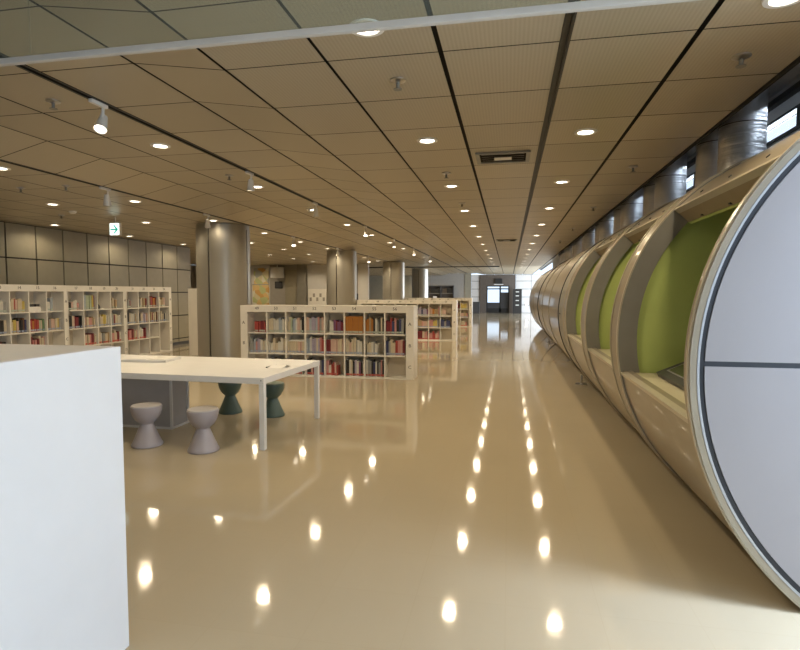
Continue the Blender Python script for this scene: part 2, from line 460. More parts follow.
# ------------------------------------------------------------------ ceiling lights
def mk_downlight():
    t = thing('downlight', 'x', 'ceiling light')
    MB().lathe([(0.066, 0.004), (0.072, -0.010), (0.098, -0.008), (0.102, 0.0), (0.10, 0.004)], n=36, cap=False).build('trim_ring', M['lampwhite'], t, smooth=True)
    MB().lathe([(0.067, 0.002), (0.067, -0.0005)], n=28).build('lens', M['lens'], t)
    return t
lp = []
DY = 3*PY; yl0 = Y0-PY/2        # 3.005
for k in range(0, 14): lp.append((-0.78, yl0+k*DY, 'centre'))
lp.append((1.315, 3.10, 'corner'))
for k in range(1, 14): lp.append((0.66, yl0+k*DY, 'right'))
for k in range(1, 11): lp.append((-3.61, yl0+k*DY, 'vault'))
for k in range(1, 10):
    lp.append((-5.62, yl0+k*DY, 'left'))
    if k > 1: lp.append((-7.08, yl0+k*DY, 'left'))
    if k > 2: lp.append((-9.18 if k < 6 else -8.6, yl0+k*DY, 'wall'))
rown = {'centre': 'in the middle ceiling row left of the air vents', 'corner': 'beside the ceiling edge above the nearest white pod cap',
        'right': 'in the ceiling row nearest the pods', 'vault': 'in the raised ceiling strip beside the near track',
        'left': 'over the reading area at left', 'wall': 'close to the left panelled wall'}
def lamp(name, loc, e, size=0.066, ang=162, blend=0.45, col=(1.0, 0.82, 0.56), dirv=None):
    l = bpy.data.lights.new(name, 'SPOT'); l.energy = e; l.color = col; l.spot_size = math.radians(ang); l.spot_blend = blend
    l.shadow_soft_size = size
    o = bpy.data.objects.new(name, l); COL.objects.link(o); o.location = loc
    if dirv: o.rotation_euler = Vector(dirv).to_track_quat('-Z', 'Y').to_euler()
    return o
dl0 = None; cnt = {}
NE = ['nearest', 'second nearest', 'third nearest', 'fourth nearest', 'fifth nearest', 'sixth nearest', 'seventh nearest', 'eighth nearest', 'ninth nearest', 'tenth nearest', 'eleventh nearest', 'twelfth nearest', 'thirteenth nearest', 'fourteenth nearest', 'fifteenth nearest']
DLE = 55
for (x, y, r) in lp:
    if dl0 is None: o = dl0 = mk_downlight()
    else: o = copy_tree(dl0)
    z = zc(x)
    o.location = (x, y, z)
    if r == 'left': r2 = 'left1' if x > -6 else 'left2'
    else: r2 = r
    i = cnt.get(r2, 0); cnt[r2] = i+1
    if r == 'corner': lb = 'round downlight beside the ceiling edge above the nearest pod cap'
    elif r2 == 'left1': lb = '%s round downlight in the row just left of the far track' % NE[i]
    elif r2 == 'left2': lb = '%s round downlight over the aisle before the left wall bookcases' % NE[i]
    else: lb = '%s round downlight %s' % (NE[i], rown[r])
    o['label'] = lb; o['group'] = 'round recessed downlights'
    lamp('downlight_or_fill', (x, y, z-0.03), DLE*(0.45 if r == 'wall' else 0.22 if any(math.hypot(x-cx, y-cy) < 1.0 for cx, cy in ((-5.86, 10.62), (-5.50, 17.75), (-5.2, 24.8), (-5.1, 31.8))) else 1))
for x in (-0.78, 0.66, -3.61, -7.08):
    for y in (yl0-DY, yl0-2*DY): lamp('downlight_or_fill', (x, y, zc(x)-0.03), DLE*0.30)
for x in (-11.0, -8.6):
    for y in (35.0, 39.0, 42.0): lamp('downlight_or_fill', (x+3.0, y, 2.9), DLE*1.6)  # no fittings here: added to warm and brighten the far end wall
for x in (-12.4, -9.4, -7.2): lamp('downlight_or_fill', (x, 24.6, 2.9), DLE*0.8)  # fill lamps added to brighten the alcove wall, without fittings
for k in (2, 4, 6, 8):
    lamp('downlight_or_fill', (-12.5, 14+k*1.6, 2.9), DLE)

# ------------------------------------------------------------------ lighting tracks and spotlights
for nm, x, lab in (('lighting_track', 0.30, 'black slot track in the ceiling running over the walkway'),
                   ('lighting_track', -3.27, 'black lighting track carrying white spotlights above the white table'),
                   ('lighting_track', -5.28, 'black lighting track running past the tops of the round columns')):
    mb = MB(); z = zc(x)
    w = 0.028 if x > 0 else 0.040 if x > -4 else 0.034
    mb.box(x-w, x-w*0.45, YB+0.1, YE-0.3, z-0.004, z+0.03); mb.box(x+w*0.45, x+w, YB+0.1, YE-0.3, z-0.004, z+0.03)
    mb.box(x-w*0.44, x+w*0.44, YB+0.1, YE-0.3, z+0.018, z+0.03)
    tag(mb.build(nm, M['black']), lab, 'lighting track')
def mk_spot():
    t = thing('track_spotlight', 'x', 'spotlight')
    MB().box(-0.018, 0.018, -0.09, 0.09, -0.035, -0.005).build('adapter', M['lampwhite'], t, bevel=0.004)
    a = MB(); a.rod((0, 0.05, -0.03), (0.0, 0.045, -0.09), 0.012)
    a.rod((-0.0, 0.045, -0.085), (0.0, 0.03, -0.125), 0.016); a.build('arm', M['lampwhite'], t, smooth=True)
    h = MB()
    h.lathe([(0.012, 0.085), (0.030, 0.08), (0.034, 0.05), (0.042, 0.0), (0.050, -0.055), (0.052, -0.062), (0.046, -0.06), (0.044, -0.045)], n=24, cap=False)
    hd = h.build('head', M['lampwhite'], t, smooth=True, loc=(0, 0.03, -0.17))
    MB().lathe([(0.044, -0.045), (0.044, -0.047)], n=20).build('lens', M['lens'], hd)
    return t
sp0 = None
spots = [(-3.27, 3.98, (0.15, -0.5)), (-3.27, 6.62, (-0.1, 0.1)), (-3.27, 9.05, (-.1, .3)), (-3.27, 12.4, (0.1, -0.4)), (-3.27, 15.6, (.1, -.2)), (-3.27, 19.0, (.1, -.3)), (-3.27, 23.0, (.1, -.3)),
         (-5.28, 6.50, (-0.1, 0.2)), (-5.28, 9.0, (-0.3, 0.5)), (-5.28, 13.0, (.2, -.4)), (-5.28, 16.6, (-.2, .4)), (-5.28, 20.5, (.2, -.4))]
ci = {}
for x, y, (tx, ty) in spots:
    if sp0 is None: o = sp0 = mk_spot()
    else: o = copy_tree(sp0)
    z = zc(x); o.location = (x, y, z)
    for c in kids(o):
        if c.name.startswith('head'): c.rotation_euler = (ty, -tx, 0)
    i = ci.get(x, 0); ci[x] = i+1
    o['label'] = '%s white spotlight hanging from the %s ceiling track' % (NE[i], 'nearer' if x > -4 else 'farther left')
    o['group'] = 'white track spotlights'
    lamp('spotlight_lamp', (x-0.02*0, y+0.03+0.07*math.sin(ty)*1.0, z-0.25), 45 if x > -4 else 16, 0.03, 75, 0.5, dirv=(tx, -ty*0.9, -1))

# sprinklers, detectors
def mk_spr():
    t = thing('sprinkler_head', 'x', 'sprinkler'); t.scale = (1.35,)*3
    MB().lathe([(0.040, 0.004), (0.040, -0.006), (0.022, -0.014)], n=20).build('escutcheon', M['steel'], t, smooth=True)
    b = MB(); b.rod((0, 0, 0.034), (0, 0, -0.045), 0.009); b.lathe([(0.022, -0.045), (0.022, -0.048)], n=14)
    b.build('deflector', M['mauve'], t, smooth=True)
    return t
s0 = None; i = 0
spr = [(-0.76, 3.765, 'between the two nearest middle downlights'), (1.38, 3.80, 'in the nearest tiles beside the pods'), (-0.76, 6.73, 'just before the third middle downlight'),
       (-3.62, 3.9, 'left of the nearest track spotlight'), (1.38, 6.80, 'second nearest in the row beside the pods'), (1.38, 9.85, 'third nearest in the row beside the pods'),
       (1.38, 12.9, 'fourth nearest in the row beside the pods'), (-3.62, 6.75, 'between near track spotlights at left'), (-3.62, 9.7, 'past the third near track spotlight'),
       (-0.76, 9.0, 'past the third middle downlight'), (-6.4, 6.3, 'over the left wall bookcases'), (-5.7, 6.3, 'beside the farther left track'), (-7.9, 8.6, 'over the bookcase aisle at left'), (1.38, 16, 'fifth nearest in the row beside the pods')]
for x, y, w in spr:
    o = mk_spr() if s0 is None else copy_tree(s0)
    s0 = s0 or o
    o.location = (x, y, zc(x)); o['label'] = 'small metal ceiling sprinkler ' + w; o['group'] = 'ceiling sprinklers'
sd = thing('smoke_detector', 'round white smoke detector on the ceiling over the left bookcases', 'smoke detector', (-7.35, 8.25, zc(-7.35)))
MB().lathe([(0.06, 0), (0.06, -0.02), (0.04, -0.04), (0.02, -0.045)], n=24).build('housing', M['lampwhite'], sd, smooth=True)

# air vents
def vent(y, lab, bx=0.28, by=0.23):
    t = thing('air_vent', lab, 'air vent', (-0.08, y, 3.0))
    fr = MB(); a, b = bx, by
    fr.box(-a, a, -b, -b+0.04, -0.018, -0.001); fr.box(-a, a, b-0.04, b, -0.018, -0.001)
    fr.box(-a, -a+0.04, -b+0.04, b-0.04, -0.018, -0.001); fr.box(a-0.04, a, -b+0.04, b-0.04, -0.018, -0.001)
    fr.build('frame', M['mauve'], t)
    MB().box(-a+0.04, a-0.04, -b+0.04, b-0.04, -0.004, -0.001).build('backing', M['gap'], t)
    n = 4
    for q in range(n):
        yy = -b+0.06+q*(2*b-0.12)/n
        m = MB(); h = 0.05
        m.quad([(-a+0.06, yy, -0.016), (a-0.06, yy, -0.016), (a-0.06, yy+h, -0.006), (-a+0.06, yy+h, -0.006)])
        m.quad([(-a+0.06, yy, -0.014), (a-0.06, yy, -0.014), (a-0.06, yy+h, -0.004), (-a+0.06, yy+h, -0.004)])
        m.build('louvre', M['wallgrey'], t)
    MB().box(-0.09, 0.09, -0.06, 0.06, -0.022, -0.017).build('centre_plate', M['steel'], t)
vent(6.06, 'square metal air vent with louvres in the nearest walkway ceiling')
vent(15.45, 'small far air vent in the walkway ceiling, beyond the near one')

# exit sign
es = thing('exit_sign', 'small lit white exit sign with green arrow hanging at left', 'exit sign', (-7.12, 9.0, 2.95))
MB().rod((0, 0, 0), (0, 0, -0.12), 0.012).build('hanger', M['lampwhite'], es)
MB().box(-0.11, 0.11, -0.03, 0.03, -0.345, -0.115).build('housing', M['lampwhite'], es, bevel=0.004)
sf = MB().box(-0.09, 0.10, -0.036, -0.031, -0.335, -0.125).build('sign_face', M['signlit'], es)
ar = MB(); zc0 = -0.235
ar.box(-0.075, 0.060, -0.040, -0.037, zc0-0.013, zc0+0.013)
for s in (1, -1):
    ar.v += []; ar.quad([(0.088, -0.041, zc0), (0.015, -0.041, zc0+s*0.078), (-0.022, -0.041, zc0+s*0.078), (0.048, -0.041, zc0)])
ar.build('arrow', M['signgreen'], sf)
for sx in (-0.09, 0.09): MB().box(sx-0.012, sx+0.012, -0.034, -0.030, -0.352, -0.337).build('red_corner', M['red'], es)

# ------------------------------------------------------------------ pods (long horizontal tube)
CX, CZ, RO, RI = 2.386, 1.185, 1.515, 1.368
A0 = -math.degrees(math.asin((CZ-0.905)/RO))      # counter edge
A1 = 42.5
def tube(name, lab, y0, y1, rings, openings, closed):
    t = thing(name, lab, 'pod', (0, 0, 0))
    P = M
    # rings
    for (a, b) in rings:
        r = MB().arc(CX, CZ, RI, RO, 0, 360, a, b, 120, 0, 1).build('ring', [P['beige'], P['mauve']], t, smooth=True)
        e = MB()
        e.arc(CX, CZ, RO-0.004, RO+(0.008 if openings else 0.002), 0, 360, a-0.004, a+0.02, 120)
        if b-a > 0.15 and openings: e.arc(CX, CZ, RO-0.004, RO+0.008, 0, 360, b-0.05, b-0.03, 120)
        e.build('ring_highlight_edging', P['beigelt'], r, smooth=True)  # raised edging; its lighter colour stands in for highlights along the rings
    gaps = sorted(rings)
    for (a, b) in openings:
        s = MB().arc(CX, CZ, RO-0.09, RO-0.012, -115, A0, a, b, 40).build('skirt_panel', P['beige'], t, smooth=True)
        MB().arc(CX, CZ, RO-0.05, RO-0.004, A0-0.9, A0+0.05, a, b, 3).build('skirt_lip', P['beigelt'], s)
        # front counter
        ctr = MB(); xe = CX-math.sqrt((RO-0.09)**2-(CZ-0.905)**2)
        ctr.box(xe-0.045, xe+0.62, a, b, 0.872, 0.905); ctr.build('counter', P['desk'], t)
        bp_ = MB().arc(CX, CZ, RI-0.005, RO-0.012, A1, 208, a, b, 60, 0, 1).build('top_panel', [P['beige'], P['beigedk']], t, smooth=True)
        MB().arc(CX, CZ, RO-0.05, RO-0.004, A1-0.05, A1+0.9, a, b, 3).build('top_lip', P['beigelt'], bp_)
        for q in (0.2, 0.5, 0.8):
            yy = a+(b-a)*q; an = math.radians(A1+4.5)
            MB().rod((CX-math.cos(an)*(RO-0.02), yy, CZ+math.sin(an)*(RO-0.02)), (CX-math.cos(an)*(RO-0.006), yy, CZ+math.sin(an)*(RO-0.006)), 0.012).build('bolt', P['dark'], bp_)
            xx = CX-math.cos(math.radians(A1))*(RI+0.01); zz = CZ+math.sin(math.radians(A1))*(RI+0.01)
            MB().box(xx-0.012, xx+0.012, yy-0.012, yy+0.012, zz-0.006, zz+0.004).build('bolt', P['dark'], bp_)
        MB().arc(CX, CZ, RO-0.09, RO-0.012, 208, 245, a, b, 20).build('back_panel', P['beige'], t, smooth=True)
        # green inside: lining, and the partition at the far end
        MB().arc(CX, CZ, RI-0.025, RI-0.008, A1, 225, a, b, 60).build('lining', P['green'], t, smooth=True)
        pm = MB(); n = 96; yy = b+0.05
        pm.quad([(CX-math.cos(2*PI*i/n)*(RI-0.001), yy, CZ+math.sin(2*PI*i/n)*(RI-0.001)) for i in range(n)])
        pm.quad([(CX-math.cos(2*PI*i/n)*(RI-0.001), yy+0.03, CZ+math.sin(2*PI*i/n)*(RI-0.001)) for i in range(n)])
        k = 0
        pm.arc(CX, CZ, RI-0.006, RI-0.001, 0, 360, yy, yy+0.03, 96)
        pm.build('partition', P['green'], t)
    for (a, b) in closed:
        MB().arc(CX, CZ, RO-0.10, RO-0.012, 0, 360, a, b, 120, 0, 1).build('shell_panel', [P['beige'], P['mauve']], t, smooth=True)
    return t
t1 = tube('pod_tube', 'nearest section of the beige tube of pods, white round cap, three green openings', 2.9, 10.3,
     [(2.915, 2.99), (4.72, 5.06), (6.65, 7.06), (8.90, 9.35)], [(2.99, 4.72), (5.06, 6.65), (7.06, 8.90)], [])
MB().arc(CX, CZ, RO-0.09, RO-0.006, 0, 360, 9.35, 10.24, 120).build('shell_panel', M['mauve'], t1, smooth=True)
MB().box(CX-RO+0.0, CX-RO+0.03, 9.9, 10.24, 1.18, 1.20).build('shell_joint', M['seam'], t1)
MB().arc(CX, CZ, RO-0.10, RO+0.006, 0, 360, 10.242, 10.30, 120).build('joint_band', M['seam'], t1, smooth=True)
t2 = tube('pod_tube', 'middle section of the beige tube of pods, closed ribbed shell', 10.3, 17.6, [(10.31, 11.0), (12.8, 13.2), (15.3, 15.7)], [], [(11.0, 12.8), (13.2, 15.3), (15.7, 17.55)])
MB().arc(CX, CZ, RO-0.10, RO+0.006, 0, 360, 17.50, 17.62, 120).build('joint_band', M['seam'], t2, smooth=True)
t3 = tube('pod_tube', 'far end section of the beige tube of pods, closed ribbed shell', 17.6, 24.6, [(17.64, 18.3), (20.8, 21.2), (24.2, 24.6)], [], [(18.3, 20.8), (21.2, 24.2)])
MB().arc(CX, CZ, 0.01, RO-0.09, 0, 360, 24.3, 24.4, 60).build('end_cap', M['beige'], t3)
for q in (t1, t2, t3): q['group'] = 'sections of the pod tube'
# near end cap
def disc(r0, r1, y0, y1, n=120, clip=None):
    return MB().arc(CX, CZ, r0, r1, 0, 360, y0, y1, n)
MB().arc(CX, CZ, RO-0.032, RO, 0, 360, 2.898, 2.915, 140).build('cap_rim', M['beige'], t1, smooth=True)
MB().arc(CX, CZ, RO-0.044, RO-0.033, 0, 360, 2.896, 2.94, 140).build('cap_trim', M['ringlt'], t1, smooth=True)
MB().arc(CX, CZ, 0.02, RO-0.045, 0, 360, 2.912, 2.935, 140).build('cap_seam', M['seam'], t1)
ZB = 1.205
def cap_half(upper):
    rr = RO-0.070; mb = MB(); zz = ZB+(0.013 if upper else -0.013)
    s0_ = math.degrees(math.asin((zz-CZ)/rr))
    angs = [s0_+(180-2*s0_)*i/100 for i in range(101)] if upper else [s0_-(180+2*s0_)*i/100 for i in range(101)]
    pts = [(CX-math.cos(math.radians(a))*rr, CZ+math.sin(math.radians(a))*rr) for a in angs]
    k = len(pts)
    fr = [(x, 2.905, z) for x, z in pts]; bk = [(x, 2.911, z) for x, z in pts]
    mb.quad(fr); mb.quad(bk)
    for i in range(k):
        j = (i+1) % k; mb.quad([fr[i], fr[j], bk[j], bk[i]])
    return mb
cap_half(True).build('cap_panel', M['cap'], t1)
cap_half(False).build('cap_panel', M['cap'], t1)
# touch screens lying on the counters
def mk_screen():
    t = thing('touch_screen', 'x', 'screen')
    a = math.radians(24)
    def P_(u, v, h): return (u*math.cos(a)-h*math.sin(a), v, u*math.sin(a)+h*math.cos(a))
    def slab_(u0, u1, v0, v1, h0, h1):
        mb = MB(); c = [(u0, v0), (u1, v0), (u1, v1), (u0, v1)]
        n = 0; mb.v = [P_(u, v, h0) for u, v in c]+[P_(u, v, h1) for u, v in c]
        for q in ((0,3,2,1),(4,5,6,7),(0,1,5,4),(1,2,6,5),(2,3,7,6),(3,0,4,7)): mb.f.append(q); mb.mi.append(0)
        return mb
    b = slab_(0, 0.44, -0.36, 0.36, 0.0, 0.035).build('housing', M['dark'], t)
    s = slab_(0.07, 0.37, -0.27, 0.27, 0.0352, 0.0372).build('glass', M['screen'], b)
    for q in ((0.06, 0.07, -0.28, 0.28), (0.37, 0.38, -0.28, 0.28), (0.07, 0.37, -0.28, -0.27), (0.07, 0.37, 0.27, 0.28)):
        slab_(q[0], q[1], q[2], q[3], 0.0352, 0.038).build('border', M['ringlt'], b)
    st = MB(); st.box(0.25, 0.33, -0.08, 0.08, 0.0, 0.118); st.build('stand', M['dark'], t)
    return t
o = sc1 = mk_screen(); o.location = (1.14, 4.18, 0.906); o['label'] = 'dark tilted touch screen on the counter of the nearest green pod'
o = copy_tree(sc1); o.location = (1.14, 5.95, 0.906); o['label'] = 'dark tilted touch screen on the counter of the second green pod'
o = copy_tree(sc1); o.location = (1.14, 8.20, 0.906); o['label'] = 'dark tilted touch screen on the counter of the third green pod'
for o in bpy.data.objects:
    if o.name.startswith('touch_screen'): o['group'] = 'touch screens in the pods'
# floor feet
FT = thing('levelling_foot', 'x', 'foot', (1.20, 9.55, 0))
ft0 = None
for i, y in enumerate((9.75, 17.58)):
    t = FT if i == 0 else copy_tree(FT)
    if i == 0:
        MB().lathe([(0.10, 0), (0.10, 0.008), (0.03, 0.014), (0.02, 0.018)], n=24).build('foot_plate', M['steel'], t, smooth=True)
        MB().rod((0, 0, 0.01), (0, 0, 0.16), 0.018).build('stem', M['steel'], t)
    t.location = (1.23, y, 0); t['label'] = '%s round metal levelling foot under a joint of the pod tube' % ('near' if i == 0 else 'far')
    t['group'] = 'levelling feet of the pod tube'

# rippled aluminium ducts from the tube top up to the soffit
dk = None; n = 0
def mk_duct():
    t = thing('ventilation_duct', 'x', 'duct')
    mb = MB(); pr = []; z = 0.0; hh = 0.665
    rnd = random.Random(3)
    while z < hh:
        pr.append((0.185+0.004*rnd.random()+0.010*max(0, 0.3-z), z)); z += 0.02
    pr.append((0.187, hh))
    mb.lathe(pr, n=40)
    for i in range(40):     # the foot follows the curve of the tube
        x, y, z = mb.v[i]; zz = 1.185+math.sqrt(1.517**2-(x+2.06-2.386)**2)-2.694+0.001
        for k in range(2): x, y, z = mb.v[i+40*k]; mb.v[i+40*k] = (x, y, zz+0.012*k)
    mb.build('duct_pipe', M['duct'], t, smooth=True)
    MB().lathe([(0.192, 0), (0.192, 0.02)], n=40, cap=False).build('collar', M['steel'], t, smooth=True, loc=(0, 0, hh-0.03))
    MB().lathe([(0.191, 0), (0.193, 0.004), (0.191, 0.008)], n=40, cap=False).build('band', M['dark'], t, smooth=True, loc=(0, 0, 0.36))
    return t
for k in range(9):
    for dy in (0, 0.62):
        y = 5.59-2.27+2.27*k+dy
        if y > 24.2: continue
        o = mk_duct() if dk is None else copy_tree(dk)
        dk = dk or o
        o.location = (2.06, y, 2.694)
        nm = ['nearest', 'second', 'third', 'fourth', 'fifth', 'sixth', 'seventh', 'eighth', 'ninth'][k]
        o['label'] = '%s rippled silver duct of the %s pair on top of the pod tube' % ('nearer' if dy == 0 else 'farther', nm)
        o['group'] = 'silver ducts above the pods'

# ------------------------------------------------------------------ round columns
def column(xc, yc, r, h, lab):
    t = thing('column', lab, 'column', (xc, yc, 0), 0, 'round metal columns')
    parts = [(-100, -78), (-76, 14), (16, 120), (122, 258)]
    def arcs(a0, a1, ra, rb, z0, z1):
        mb = MB(); n = max(3, int((a1-a0)/4)); k = 0
        for i in range(n+1):
            a = math.radians(a0+(a1-a0)*i/n)
            for (r_, z_) in ((rb, z0), (rb, z1), (ra, z1), (ra, z0)): mb.v.append((r_*math.cos(a), r_*math.sin(a), z_))
        for i in range(n):
            for q in range(4):
                q2 = (q+1) % 4; mb.f.append((4*i+q, 4*i+q2, 4*(i+1)+q2, 4*(i+1)+q)); mb.mi.append(0)
        mb.f.append((3, 2, 1, 0)); mb.mi.append(0); e = 4*n; mb.f.append((e, e+1, e+2, e+3)); mb.mi.append(0)
        return mb
    # joints placed to face the walkway as in the photo
    js = [-93.0, -2.0, 88.0, 178.0]
    for a, b in zip(js, js[1:]+[js[0]+360]):
        arcs(a+1.8, b-1.8, r-0.03, r, 0.10, h-0.10).build('cladding', M['column'], t, smooth=True)
    MB().lathe([(r-0.035, 0.0), (r-0.035, h)], n=60).build('core', M['gap'], t, smooth=True)
    MB().lathe([(r-0.005, 0.0), (r-0.005, 0.10)], n=60).build('base_ring', M['dark'], t, smooth=True)
    MB().lathe([(r-0.006, h-0.10), (r-0.006, h-0.005)], n=60).build('top_ring', M['column'], t, smooth=True)
    return t
for i, (xc, yc) in enumerate(((-5.86, 10.62), (-5.50, 17.75), (-5.2, 24.8), (-5.1, 31.8))):
    column(xc, yc, [0.54, 0.50, 0.50, 0.48][i], 2.948, ['wide round metal column behind the table, left of the nearest low bookcase',
           'round metal column rising behind the middle of the nearest low bookcase', 'slim looking round metal column behind number 56 of the nearest bookcase',
           'most distant pale round column above the second low bookcase'][i])

# ------------------------------------------------------------------ reception counter (white block, front left)
ct = thing('reception_counter', 'large plain white counter block in the front left corner', 'counter', (-1.622, 2.06, 0))
MB().box(-0.64, 0, -1.9, 0, 0.0, 1.323).build('body', M['white'], ct, bevel=0.002)
MB().box(-0.62, -0.01, -1.88, -0.01, 1.3232, 1.3240).build('countertop', M['white'], ct)

# ------------------------------------------------------------------ white table
tb = thing('reading_table', 'long white reading table with slim square legs and grey box beneath', 'table', (-2.342, 4.975, 0), math.radians(-2.2))
MB().box(-3.6, 0, 0, 1.47, 0.656, 0.720).build('tabletop', M['table'], tb, bevel=0.004)
for (x, y) in ((-0.03, 0.03), (-0.03, 1.44), (-3.57, 0.03), (-3.57, 1.44)):
    MB().box(x-0.027, x+0.027, y-0.027, y+0.027, 0, 0.655).build('leg', M['table'], tb, bevel=0.003)
MB().rod((-0.03, -0.001, 0.692), (-0.03, 0.004, 0.692), 0.006).build('screw', M['dark'], tb)
pd = thing('storage_box', 'grey boxed cabinet with white edges standing under the white table', 'cabinet', (-3.745, 5.56, 0))
MB().box(-1.6, -0.015, 0.012, 0.33, 0.02, 0.634).build('panel', M['ped'], pd)
ed = MB(); ed.box(-0.022, 0.004, 0, 0.022, 0.0, 0.636); ed.box(-0.022, 0.004, 0.325, 0.345, 0.0, 0.636); ed.box(-1.6, -0.022, 0, 0.02, 0.0, 0.022)
ed.box(-0.02, 0.004, 0.022, 0.325, 0.0, 0.02); ed.box(-1.6, -0.0, 0, 0.345, 0.636, 0.653)
ed.build('edge_frame', M['table'], pd)
# stools
def mk_stool(m, ms):
    t = thing('hourglass_stool', 'x', 'stool'); t.scale = (0.93, 0.93, 0.99)
    pr = [(0.156, 0.0), (0.162, 0.008), (0.160, 0.022), (0.150, 0.038), (0.128, 0.085), (0.106, 0.135), (0.086, 0.182), (0.073, 0.212), (0.069, 0.222)]
    MB().lathe(pr, n=48).build('base', m, t, smooth=True)
    pr = [(0.069, 0.222), (0.070, 0.230), (0.086, 0.244), (0.115, 0.270), (0.142, 0.315), (0.157, 0.362), (0.162, 0.402), (0.160, 0.408), (0.152, 0.409)]
    MB().lathe(pr, n=48).build('bowl', m, t, smooth=True)
    MB().lathe([(0.154, 0.409), (0.156, 0.415), (0.152, 0.420), (0.10, 0.4225), (0.03, 0.423)], n=48).build('seat', ms, t, smooth=True)
    return t
s1 = mk_stool(M['stool'], M['stoolseat']); s1.location = (-3.605, 4.93, 0); s1['label'] = 'lilac grey hourglass stool beside the grey box, left of its twin'
s2 = copy_tree(s1); s2.location = (-2.94, 4.87, 0); s2['label'] = 'lilac grey hourglass stool nearer the front leg of the table'
s3 = mk_stool(M['stoolg'], M['stoolgs']); s3.location = (-3.54, 6.52, 0); s3['label'] = 'dark green hourglass stool behind the table, between grey box and front leg'
s4 = copy_tree(s3); s4.location = (-2.92, 6.45, 0); s4['label'] = 'dark green hourglass stool behind the table, near its right end'
for s in (s1, s2): s['group'] = 'lilac grey stools at the table'
for s in (s3, s4): s['group'] = 'dark green stools at the table'
# things on the table
bk = thing('display_tray', 'flat white booklet tray lying on the left part of the table', 'tray', (-4.32, 6.02, 0.7205), 0.12)
MB().box(-0.29, 0.29, -0.20, 0.20, 0, 0.028).build('tray_body', M['table'], bk, bevel=0.003)
MB().box(-0.25, 0.03, -0.16, 0.16, 0.029, 0.036).build('booklet', M['paper'], bk)
MB().box(0.05, 0.25, -0.16, 0.16, 0.029, 0.034).build('booklet', M['shelf'], bk)
pn = thing('notice_card', 'small folded notice card on the right end of the table', 'card', (-2.50, 5.74, 0.7205), -0.15)
mb = MB(); mb.quad([(-0.10, -0.10, 0.002), (0.08, -0.10, 0.002), (0.08, 0.0, 0.026), (-0.10, 0.0, 0.026)]); mb.quad([(-0.10, 0.10, 0.002), (0.08, 0.10, 0.002), (0.08, 0.0, 0.026), (-0.10, 0.0, 0.026)])
mb.build('card_sheet', M['paper'], pn)
MB().box(-0.125, -0.105, -0.10, 0.10, 0.0, 0.012).build('dark_edge', M['dark'], pn)

# ------------------------------------------------------------------ bookcases
PITCH = 0.378; ROW = 0.385; HDR = 0.135; BASE = 0.03; TB = 0.022
def bookcase(lab, cols, rows, numbers, letters_left, letters_right, loc, rz, depth=0.42, ml=0.13, mr=0.13, group=None, merged=(), PITCH=0.378):
    """front face at local y=0 looking to -y, x grows to the right of the viewer"""
    t = thing('bookcase', lab, 'bookcase', loc, rz, group)
    W = ml+cols*PITCH+mr; Ht = BASE+rows*ROW+HDR
    mb = MB()
    mb.box(0, ml-TB/2, 0, depth, 0.0, Ht); mb.box(W-mr+TB/2, W, 0, depth, 0.0, Ht)
    mb.box(ml-TB/2, W-mr+TB/2, 0, depth, Ht-HDR+TB/2, Ht)
    mb.box(ml-TB/2, W-mr+TB/2, 0.0, depth, 0, BASE)
    mb.build('carcass', M['shelf'], t)
    MB().box(ml-TB/2, W-mr+TB/2, depth*0.72, depth*0.72+0.012, BASE, Ht-HDR+TB/2).build('back_panel', M['shelfback'], t)
    for c in range(1, cols):
        MB().box(ml+c*PITCH-TB/2, ml+c*PITCH+TB/2, 0.004, depth*0.72, BASE, Ht-HDR+TB/2).build('divider', M['shelf'], t)
    for r in range(1, rows):
        z = BASE+r*ROW
        for c in range(cols):
            if (c, rows-r) in merged: continue
            MB().box(ml+c*PITCH+TB/2, ml+(c+1)*PITCH-TB/2, 0.002, depth*0.72, z-TB/2, z+TB/2).build('shelf_board', M['shelf'], t)
    for c, s in enumerate(numbers):
        if s: text('number_label', s, 0.080, (ml+(c+0.5)*PITCH, -0.001, Ht-HDR*0.42), (PI/2, 0, 0), M['ink'], t)
    for i in range(rows):
        z = Ht-HDR-(i+0.5)*ROW
        if letters_left: text('letter_label', 'ABCD'[i], 0.085, (ml*0.42, -0.001, z), (PI/2, 0, 0), M['ink'], t)
        if letters_right: text('letter_label', 'ABCD'[i], 0.085, (W-mr*0.45, -0.001, z), (PI/2, 0, 0), M['ink'], t)
    return t, W, Ht

# --- books
PAL = {'red': (0.40, 0.06, 0.05), 'dark red': (0.20, 0.02, 0.03), 'orange': (0.50, 0.20, 0.035), 'pink': (0.62, 0.30, 0.28), 'pale pink': (0.66, 0.46, 0.38),
       'cream': (0.66, 0.57, 0.42), 'white': (0.70, 0.68, 0.62), 'grey': (0.34, 0.34, 0.33), 'pale blue': (0.42, 0.48, 0.56), 'navy blue': (0.05, 0.06, 0.16),
       'black': (0.03, 0.028, 0.03), 'brown': (0.18, 0.09, 0.045), 'purple': (0.22, 0.09, 0.19), 'green': (0.16, 0.27, 0.15), 'pale green': (0.45, 0.52, 0.38),
       'yellow': (0.62, 0.48, 0.12), 'lilac': (0.42, 0.38, 0.50), 'tan': (0.44, 0.32, 0.18)}
BM = {k: mat('book_'+k.replace(' ', '_'), tuple(c*0.80 for c in v), 0.5, var=0.08, scale=30) for k, v in PAL.items()}
TAGM = {'A': mat('spine_label_grey_green', (0.40, 0.46, 0.40), 0.5), 'B': mat('spine_label_blue', (0.30, 0.35, 0.46), 0.5),
        'C': mat('spine_label_red', (0.48, 0.10, 0.08), 0.5), 'D': mat('spine_label_white', (0.6, 0.6, 0.55), 0.5)}
BOOKS = []     # (distance, world matrix info, dims, color, row, label)
